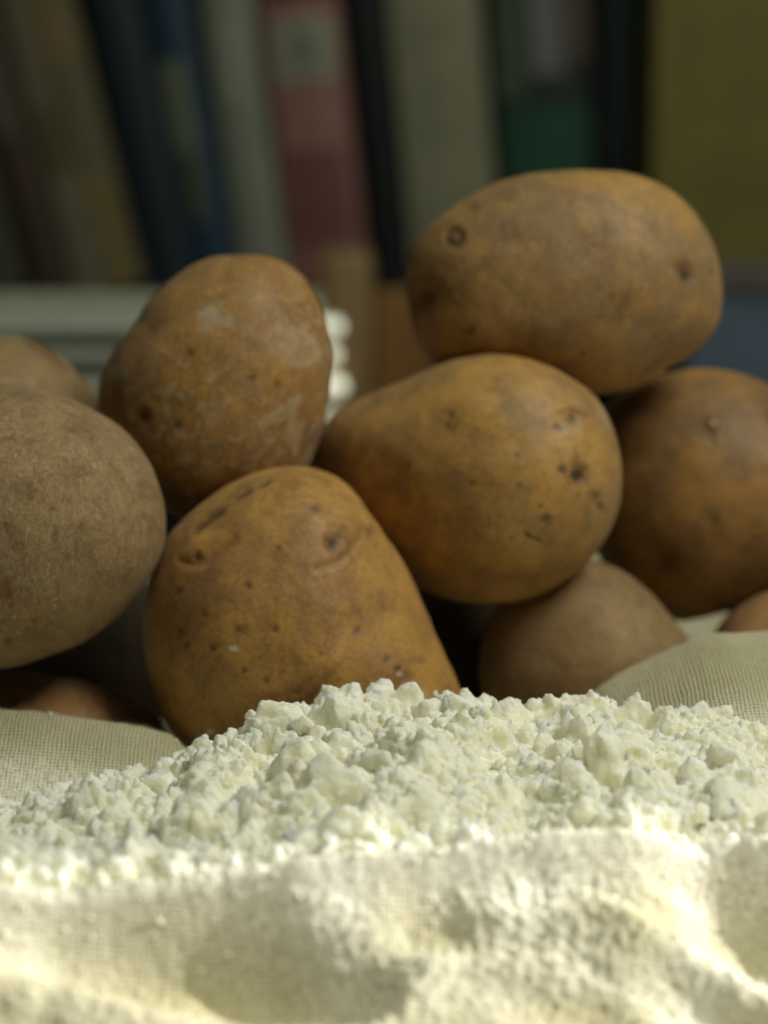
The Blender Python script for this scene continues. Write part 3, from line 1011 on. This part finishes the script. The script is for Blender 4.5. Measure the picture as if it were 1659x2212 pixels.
# middle right
potato([(1080, 765), (1140, 773), (1200, 797), (1260, 842), (1300, 890), (1325, 950), (1338, 1020), (1335, 1080), (1310, 1150), (1272, 1205), (1220, 1250), (1150, 1290), (1080, 1303), (1000, 1298), (925, 1278),
        (850, 1240), (760, 1180), (690, 1110), (655, 1045), (655, 975), (680, 920), (725, 882), (800, 850), (870, 820), (950, 790), (1015, 770)], (1040, 1035), .667, .036, M_d,
       'smooth yellow potato with dark eyes on its right end, under the topmost potato', 15, tilt=(-.62, 0),
       marks=[('eye', 1228, 1030, 20), ('dot', 1193, 1020, 9), ('stain', 1225, 1005, 30, 1, 0, .6), ('eye', 1220, 915, 15, 1, 0, .6), ('pale', 1215, 930, 36, 1.4, .2, .2), ('crease', [(1190, 902), (1215, 892), (1250, 905)], 5, .0006),
              ('dot', 1188, 932, 6, .6, 1.2), ('dot', 1266, 1072, 10), ('dot', 1276, 1093, 6, .5, .9), ('dot', 1162, 1122, 10, 1, 0, .5), ('stain', 1155, 1122, 28, 1.3, 0, .6),
              ('crease', [(1118, 1150), (1132, 1160), (1150, 1166)], 3, .0003, 'dark'), ('dot', 970, 905, 7), ('dot', 962, 930, 6), ('stain', 965, 915, 25, .7, .3, .4), ('dot', 1010, 1048, 5), ('dot', 1100, 990, 4),
              ('dot', 1105, 1050, 4), ('stain', 1060, 1240, 70, 3, -.2, .45), ('dot', 1150, 1095, 4), ('dot', 880, 1010, 5), ('pale', 1300, 900, 50, 1.6, -1.1, .2), ('dot', 1090, 1160, 4)])
# topmost
potato([(1200, 374), (1280, 369), (1350, 375), (1425, 398), (1487, 446), (1530, 510), (1555, 590), (1561, 655), (1542, 718), (1500, 762), (1450, 792), (1400, 824), (1350, 846), (1300, 854), (1245, 846),
        (1170, 838), (1080, 830), (1000, 818), (940, 797), (905, 750), (885, 690), (872, 620), (881, 560), (920, 500), (980, 450), (1050, 410), (1120, 385)], (1220, 612), .698, .034, M_a,
       'oval brown potato lying on its side on top of the pile', 16,
       marks=[('ring', 978, 530, 17, .8, .2), ('eye', 1458, 610, 18, .8, .4, .8), ('eye', 912, 655, 24, .7, 1.7, .55), ('stain', 915, 650, 42, .8, 1.6, .8), ('stain', 1020, 465, 22), ('stain', 1080, 440, 50, 1.6, .3, .55),
              ('stain', 1310, 690, 60, 1.6, .4, .4), ('stain', 1120, 745, 90, 2.4, -.1, .6), ('dot', 1012, 728, 7), ('stain', 1100, 520, 45, 1.4, 0, .5), ('stain', 1400, 480, 60, 1, 0, .35), ('dot', 1518, 597, 6, 1, 0, .5),
              ('dot', 1245, 775, 4), ('stain', 960, 500, 40, 2, .6, .5), ('dot', 1300, 660, 4), ('dot', 1130, 420, 5)])
# far right
potato([(1450, 806), (1530, 797), (1600, 808), (1659, 830), (1750, 885), (1825, 975), (1850, 1080), (1810, 1190), (1730, 1262), (1659, 1292), (1560, 1322), (1465, 1342), (1400, 1312), (1340, 1260), (1285, 1190),
        (1262, 1100), (1270, 980), (1305, 875), (1370, 828)], (1550, 1070), .722, .038, M_f,
       'amber potato at the right edge under the topmost one, with a small pale sprout bud', 17,
       marks=[('stain', 1512, 920, 45, 1.2, .2, .7), ('pale', 1510, 925, 8, 1, 0, .6), ('bulge', 1510, 925, 14), ('eye', 1650, 905, 20, 1, 0, .8), ('stain', 1630, 880, 25, 1, 0, .8), ('dot', 1650, 960, 12), ('dot', 1507, 1122, 6),
              ('stain', 1430, 1180, 80, 1, .2, .7), ('eye', 1420, 1210, 22, 1, 0, .35), ('stain', 1400, 1050, 60, 1.2, .5, .5), ('stain', 1620, 1020, 30, 2, .2, .5)])
# lower right middle
potato([(1235, 1197), (1320, 1222), (1380, 1263), (1436, 1318), (1488, 1383), (1515, 1460), (1500, 1545), (1400, 1620), (1280, 1650), (1150, 1625), (1060, 1550), (1030, 1450), (1055, 1340), (1130, 1240)],
       (1280, 1430), .672, .032, M_e, 'plain brown potato low down beneath the yellow one, half behind the flour', 18,
       marks=[('stain', 1190, 1480, 90, 1.4, .8, .4), ('stain', 1280, 1270, 40, 1.4, 0, .4), ('dot', 1370, 1300, 4)])
# bottom right corner
potato([(1545, 1375), (1565, 1340), (1595, 1308), (1659, 1275), (1740, 1255), (1840, 1280), (1900, 1360), (1900, 1460), (1830, 1540), (1700, 1560), (1600, 1520), (1550, 1450)],
       (1720, 1410), .695, .030, M_h, 'sliver of a dark reddish potato behind the cloth at the lower right edge', 19, hi=False)
# lower left
potato([(-200, 1480), (-100, 1462), (0, 1460), (100, 1464), (200, 1480), (275, 1507), (335, 1547), (375, 1600), (370, 1660), (300, 1705), (150, 1730), (-50, 1730), (-200, 1690), (-270, 1600), (-260, 1530)],
       (60, 1600), .640, .027, M_h, 'low reddish brown potato tucked behind the left flap of cloth, under the big left one', 20,
       marks=[('dot', 50, 1525, 12, .6, .1), ('stain', 55, 1528, 25, 2, 0, .8), ('stain', 230, 1500, 60, 2, -.2, .6)])
# added deep in the gaps to block the background, shade in their skin colour
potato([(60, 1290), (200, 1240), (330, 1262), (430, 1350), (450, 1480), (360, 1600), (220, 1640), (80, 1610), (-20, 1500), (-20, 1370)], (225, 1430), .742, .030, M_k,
       'added potato, painted shade-dark, in the gap between big left one and golden centre one', 21, hi=False)
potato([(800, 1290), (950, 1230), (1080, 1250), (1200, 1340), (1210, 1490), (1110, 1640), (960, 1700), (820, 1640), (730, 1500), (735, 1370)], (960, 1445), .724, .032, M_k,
       'added potato, painted shade-dark, in the gap between golden centre one and plain brown one', 22, hi=False)

# ------------------------------------------------------------------ background: books on a shelf
YB = 1.60
PX = YB / FPX                       # metres per picture px at the shelf
SHELF_Z = at(800, 642, YB).z


def book(x0, x1, shift, height, cover, pages, label, depth=.15, y_front=YB, bands=(), name='book', z0=SHELF_Z):
    """spine towards the viewer, bottom edge x0..x1 on the shelf, leaning by shift px per 640"""
    a, b = at(x0, 642, y_front), at(x1, 642, y_front)
    lean = math.atan2(shift, 640)
    wd = (b.x - a.x) * math.cos(lean)
    r = empty(name, (a.x, y_front, z0))
    # turned about its lower left or right corner, which stays on the shelf
    if lean > 0:
        r.location = (a.x + 0, y_front, z0 + wd * math.sin(lean) * 0)
    r.rotation_euler = (0, -lean, 0)
    r.location.z = z0 + (0 if lean >= 0 else 0)
    tk = .0022
    # spine, gently rounded
    n = 14
    prof_ = [(wd * i / n, -.004 * math.sin(math.pi * i / n)) for i in range(n + 1)]
    Vv, Ff = [], []
    for z in (0, height):
        for (x, y) in prof_:
            Vv.append((x, y, z))
        for (x, y) in reversed(prof_):
            Vv.append((x, max(y + tk, y + tk), z))
    m = 2 * (n + 1)
    for i in range(m):
        Ff.append((i, (i + 1) % m, m + (i + 1) % m, m + i))
    me = bpy.data.meshes.new('spine')
    me.from_pydata(Vv, [], Ff + [tuple(range(m - 1, -1, -1)), tuple(range(m, 2 * m))])
    me.materials.append(cover); me.update()
    sp = link('spine', me, r)
    box('cover_board', (0, tk, tk + .0004, depth, 0, height), cover, r, .0005)
    box('cover_board', (wd - tk, wd, tk + .0004, depth, 0, height), cover, r, .0005)
    box('page_block', (tk + .0003, wd - tk - .0003, tk + .002, depth - .004, .003, height - .004), pages, r, .0005)
    for bx0, bx1, yb0, yb1, mt, nm in bands:
        bz0, bz1 = max(.002, (642 - yb0) * PX) / height, min(height - .002, (642 - yb1) * PX) / height
        # printed panels on the spine, following its curve
        k = 8
        vv = []
        for z in (bz0 * height, bz1 * height):
            for i in range(k + 1):
                x = wd * (bx0 + (bx1 - bx0) * i / k)
                vv.append((x, -.004 * math.sin(math.pi * x / wd) - .0004, z))
        ff = [(i, i + 1, k + 2 + i, k + 1 + i) for i in range(k)]
        mm = bpy.data.meshes.new(nm); mm.from_pydata(vv, [], ff); mm.materials.append(mt); mm.update()
        link(nm, mm, r)
    tag(r, label, 'book', 'books standing on the shelf behind')
    return r


pages = plain('book_pages', (.42, .40, .30), .9, .15, 300)
m = lambda n, c, **k: plain(n, c, .55, .14, 30, **k)
H = 1000 * PX
book(-190, -70, 140, H, m('cover_moss', (.035, .045, .025)), pages, 'dark moss green book at the far left end of the row')
book(-62, 58, 145, H, m('cover_olive', (.040, .052, .026)), pages, 'dark olive green book, first one to show at the left edge',
     bands=[(.25, .45, 642, 330, m('print_black', (.01, .012, .01)), 'spine_print')])
book(62, 165, 165, H * .97, m('cover_dark_brown', (.040, .024, .014)), pages, 'narrow dark brown book leaning beside the khaki one',
     bands=[(.3, .75, 300, 20, m('print_moss', (.075, .075, .045)), 'spine_print')])
book(168, 322, 150, H * .95, m('cover_khaki', (.105, .09, .042)), pages, 'leaning khaki brown book with greyish and golden blocks low on its spine',
     bands=[(.04, .48, 638, 385, m('print_greyish', (.16, .15, .10)), 'spine_print'), (.52, .90, 640, 400, m('print_gold', (.155, .115, .040)), 'spine_print'),
            (.42, .86, 150, 40, m('print_brown', (.15, .095, .040)), 'spine_print'), (.02, .38, 240, -80, m('print_taupe', (.15, .135, .09)), 'spine_print')])
book(326, 432, 125, H, m('cover_black', (.010, .018, .026)), pages, 'thick black book just right of the khaki one')
book(434, 524, 108, H, m('cover_navy', (.016, .040, .066)), pages, 'navy blue book with a pale grey green emblem down its spine',
     bands=[(.02, .62, 330, 140, m('print_sage', (.125, .14, .095)), 'spine_emblem'), (.16, .56, 480, 332, m('print_moss_green', (.075, .085, .045)), 'spine_emblem')])
book(530, 632, 84, H * .93, m('cover_grey', (.19, .205, .155)), pages, 'light grey book between the navy one and the red one',
     bands=[(.15, .8, 230, 60, m('print_light_grey', (.23, .245, .185)), 'spine_print')])
book(640, 803, 72, 632 * PX, m('cover_red', (.235, .11, .092)), pages, 'dusty red book with a pale square label near the top of its spine',
     bands=[(.08, .90, 188, 58, m('label_pale', (.225, .235, .175)), 'spine_label'), (.34, .66, 160, 85, m('label_green', (.12, .145, .105)), 'spine_print'),
            (.1, .86, 540, 330, m('print_dark_red', (.15, .062, .052)), 'spine_print')]
     + [(.08, .90, y_ + 9, y_, m('print_rose', (.30, .17, .14)), 'spine_print') for y_ in range(215, 325, 26)])
book(812, 892, 66, H, m('cover_jet', (.005, .007, .008)), pages, 'narrow jet black book between the red one and the beige one')
book(900, 1090, 62, H, m('cover_beige', (.205, .20, .125)), pages, 'widest beige book in the middle of the row',
     bands=[(.12, .86, 235, 225, m('print_sand', (.17, .165, .10)), 'spine_print'), (.12, .86, 300, 285, m('print_sand_b', (.17, .165, .10)), 'spine_print'), (.2, .8, 110, 60, m('print_sand_c', (.18, .175, .11)), 'spine_print')])
book(1098, 1300, 40, H, m('cover_ink', (.016, .024, .020)), pages, 'dark book with a green block and a lilac grey picture on its spine',
     bands=[(.06, .97, 400, 245, m('print_green', (.012, .062, .034)), 'spine_print'), (.36, .70, 175, -60, m('print_lilac', (.13, .125, .13)), 'spine_print'), (.0, .30, 220, -40, m('print_forest', (.055, .075, .045)), 'spine_print'),
            (.78, .98, 150, -50, m('print_rust', (.085, .055, .045)), 'spine_print')])
book(1304, 1392, 12, H, m('cover_midnight', (.055, .068, .07)), pages, 'midnight blue book next to the olive yellow folder')

# olive yellow folder standing upright, its bottom a little higher (on a small box)
fz = at(1500, 572, 1.50).z
a, b = at(1404, 572, 1.50), at(1900, 572, 1.50)
r = empty('box_file', (a.x, 1.50, fz))
yel = m('card_olive', (.140, .120, .028))
box('side_panel', (0, b.x - a.x, 0, .004, 0, .42), yel, r, .0015)
box('side_panel', (0, b.x - a.x, .072, .076, 0, .42), yel, r, .0015)
box('back_panel', (0, .004, .0045, .0715, 0, .42), yel, r, .001)
box('page_block', (.006, b.x - a.x - .006, .006, .070, .003, .30), pages, r, .001)
tag(r, 'olive yellow box file standing upright at the right end of the books', 'box file')

# blue storage box under it, with a mauve lid
r = empty('storage_box', (at(1440, 810, 1.46).x, 1.46, 0))
zt = at(1500, 575, 1.46).z
zl = at(1500, 640, 1.46).z
w_ = at(1900, 700, 1.46).x - r.location.x
box('box_body', (.012, w_, .004, .15, TABLE_Z - .06, zl), plain('box_blue', (.105, .145, .20), .6, .1, 20), r, .003)
box('lid', (.008, w_ + .003, 0, .154, zl + .0005, zt - .001), plain('lid_mauve', (.12, .10, .095), .6, .25, 30), r, .003)
tag(r, 'blue grey storage box with a dull mauve lid beneath the olive file', 'box')

# shelf: board, uprights, dark back
r = empty('bookshelf', (0, YB, SHELF_Z))
dkw = wood('shelf_dark', (.035, .03, .022), (.05, .045, .035))
box('shelf_board', (-.75, .19, -.012, .24, -.016, -.0005), plain('board_white', (.34, .35, .28), .5, .06, 20), r, .001)
box('back_panel', (-.8, .8, .245, .255, -.5, .7), plain('board_black', (.02, .024, .024), .8, .1, 10), r, .001)
tag(r, 'bookshelf with a pale board and dark back holding the row of books', 'bookshelf')

# white rack with rounded rails in front of the shelf, lower left
YR = 1.32
r = empty('white_rack', (0, YR, 0))
whm = plain('white_enamel', (.46, .48, .40), .35, .04, 12)
p0, p1 = at(-260, 650, YR), at(745, 650, YR)


def rail(y0, y1, mat, xe=745, dy=0.0, rad=.006, nm='rail'):
    za, zb = at(400, y1, YR).z, at(400, y0, YR).z
    return box(nm, (at(-400, y0, YR).x, at(xe, y0, YR).x, dy, dy + .02, za, zb), mat, r, rad, smooth=True)


rail(640, 736, plain('board_sage', (.36, .37, .28), .5, .05, 12), 690, .006, .002, 'top_board')
rail(688, 724, whm, 738, -.012, .0048)
rail(752, 782, whm, 731, -.012, .004)
rail(814, 856, whm, 746, -.012, .0056)
rail(888, 930, whm, 735, -.012, .0055)
rail(956, 1000, whm, 735, -.012, .0055)
tag(r, 'white rack with rounded horizontal rails behind the upright flaky potato', 'rack')

# wooden stand: pale post and brown board
r = empty('wooden_stand', (at(690, 900, 1.36).x, 1.36, 0))
zt = at(750, 545, 1.36).z
zb = at(850, 632, 1.36).z
w0 = at(806, 700, 1.36).x - r.location.x
w1 = at(1010, 700, 1.36).x - r.location.x
box('post', (.0, w0, 0, .03, TABLE_Z - .1, zt), wood('wood_tan', (.20, .125, .045), (.25, .16, .06), (1, 1, .1)), r, .006, smooth=True)
box('board', (w0 + .0005, w1, .008, .026, TABLE_Z - .1, zb), wood('wood_brown', (.19, .085, .022), (.24, .115, .03), (1, 1, .1)), r, .003)
tag(r, 'wooden stand with tan post and lower brown board before the red and black books', 'stand')
# sun reaching the rack's ends
beam('sun_beam_rack', (at(728, 780, YR).x, YR, at(740, 780, YR).z), R(-40), R(35), 2.0, .030, 0.0, 520, (1.0, .97, .88), .5)
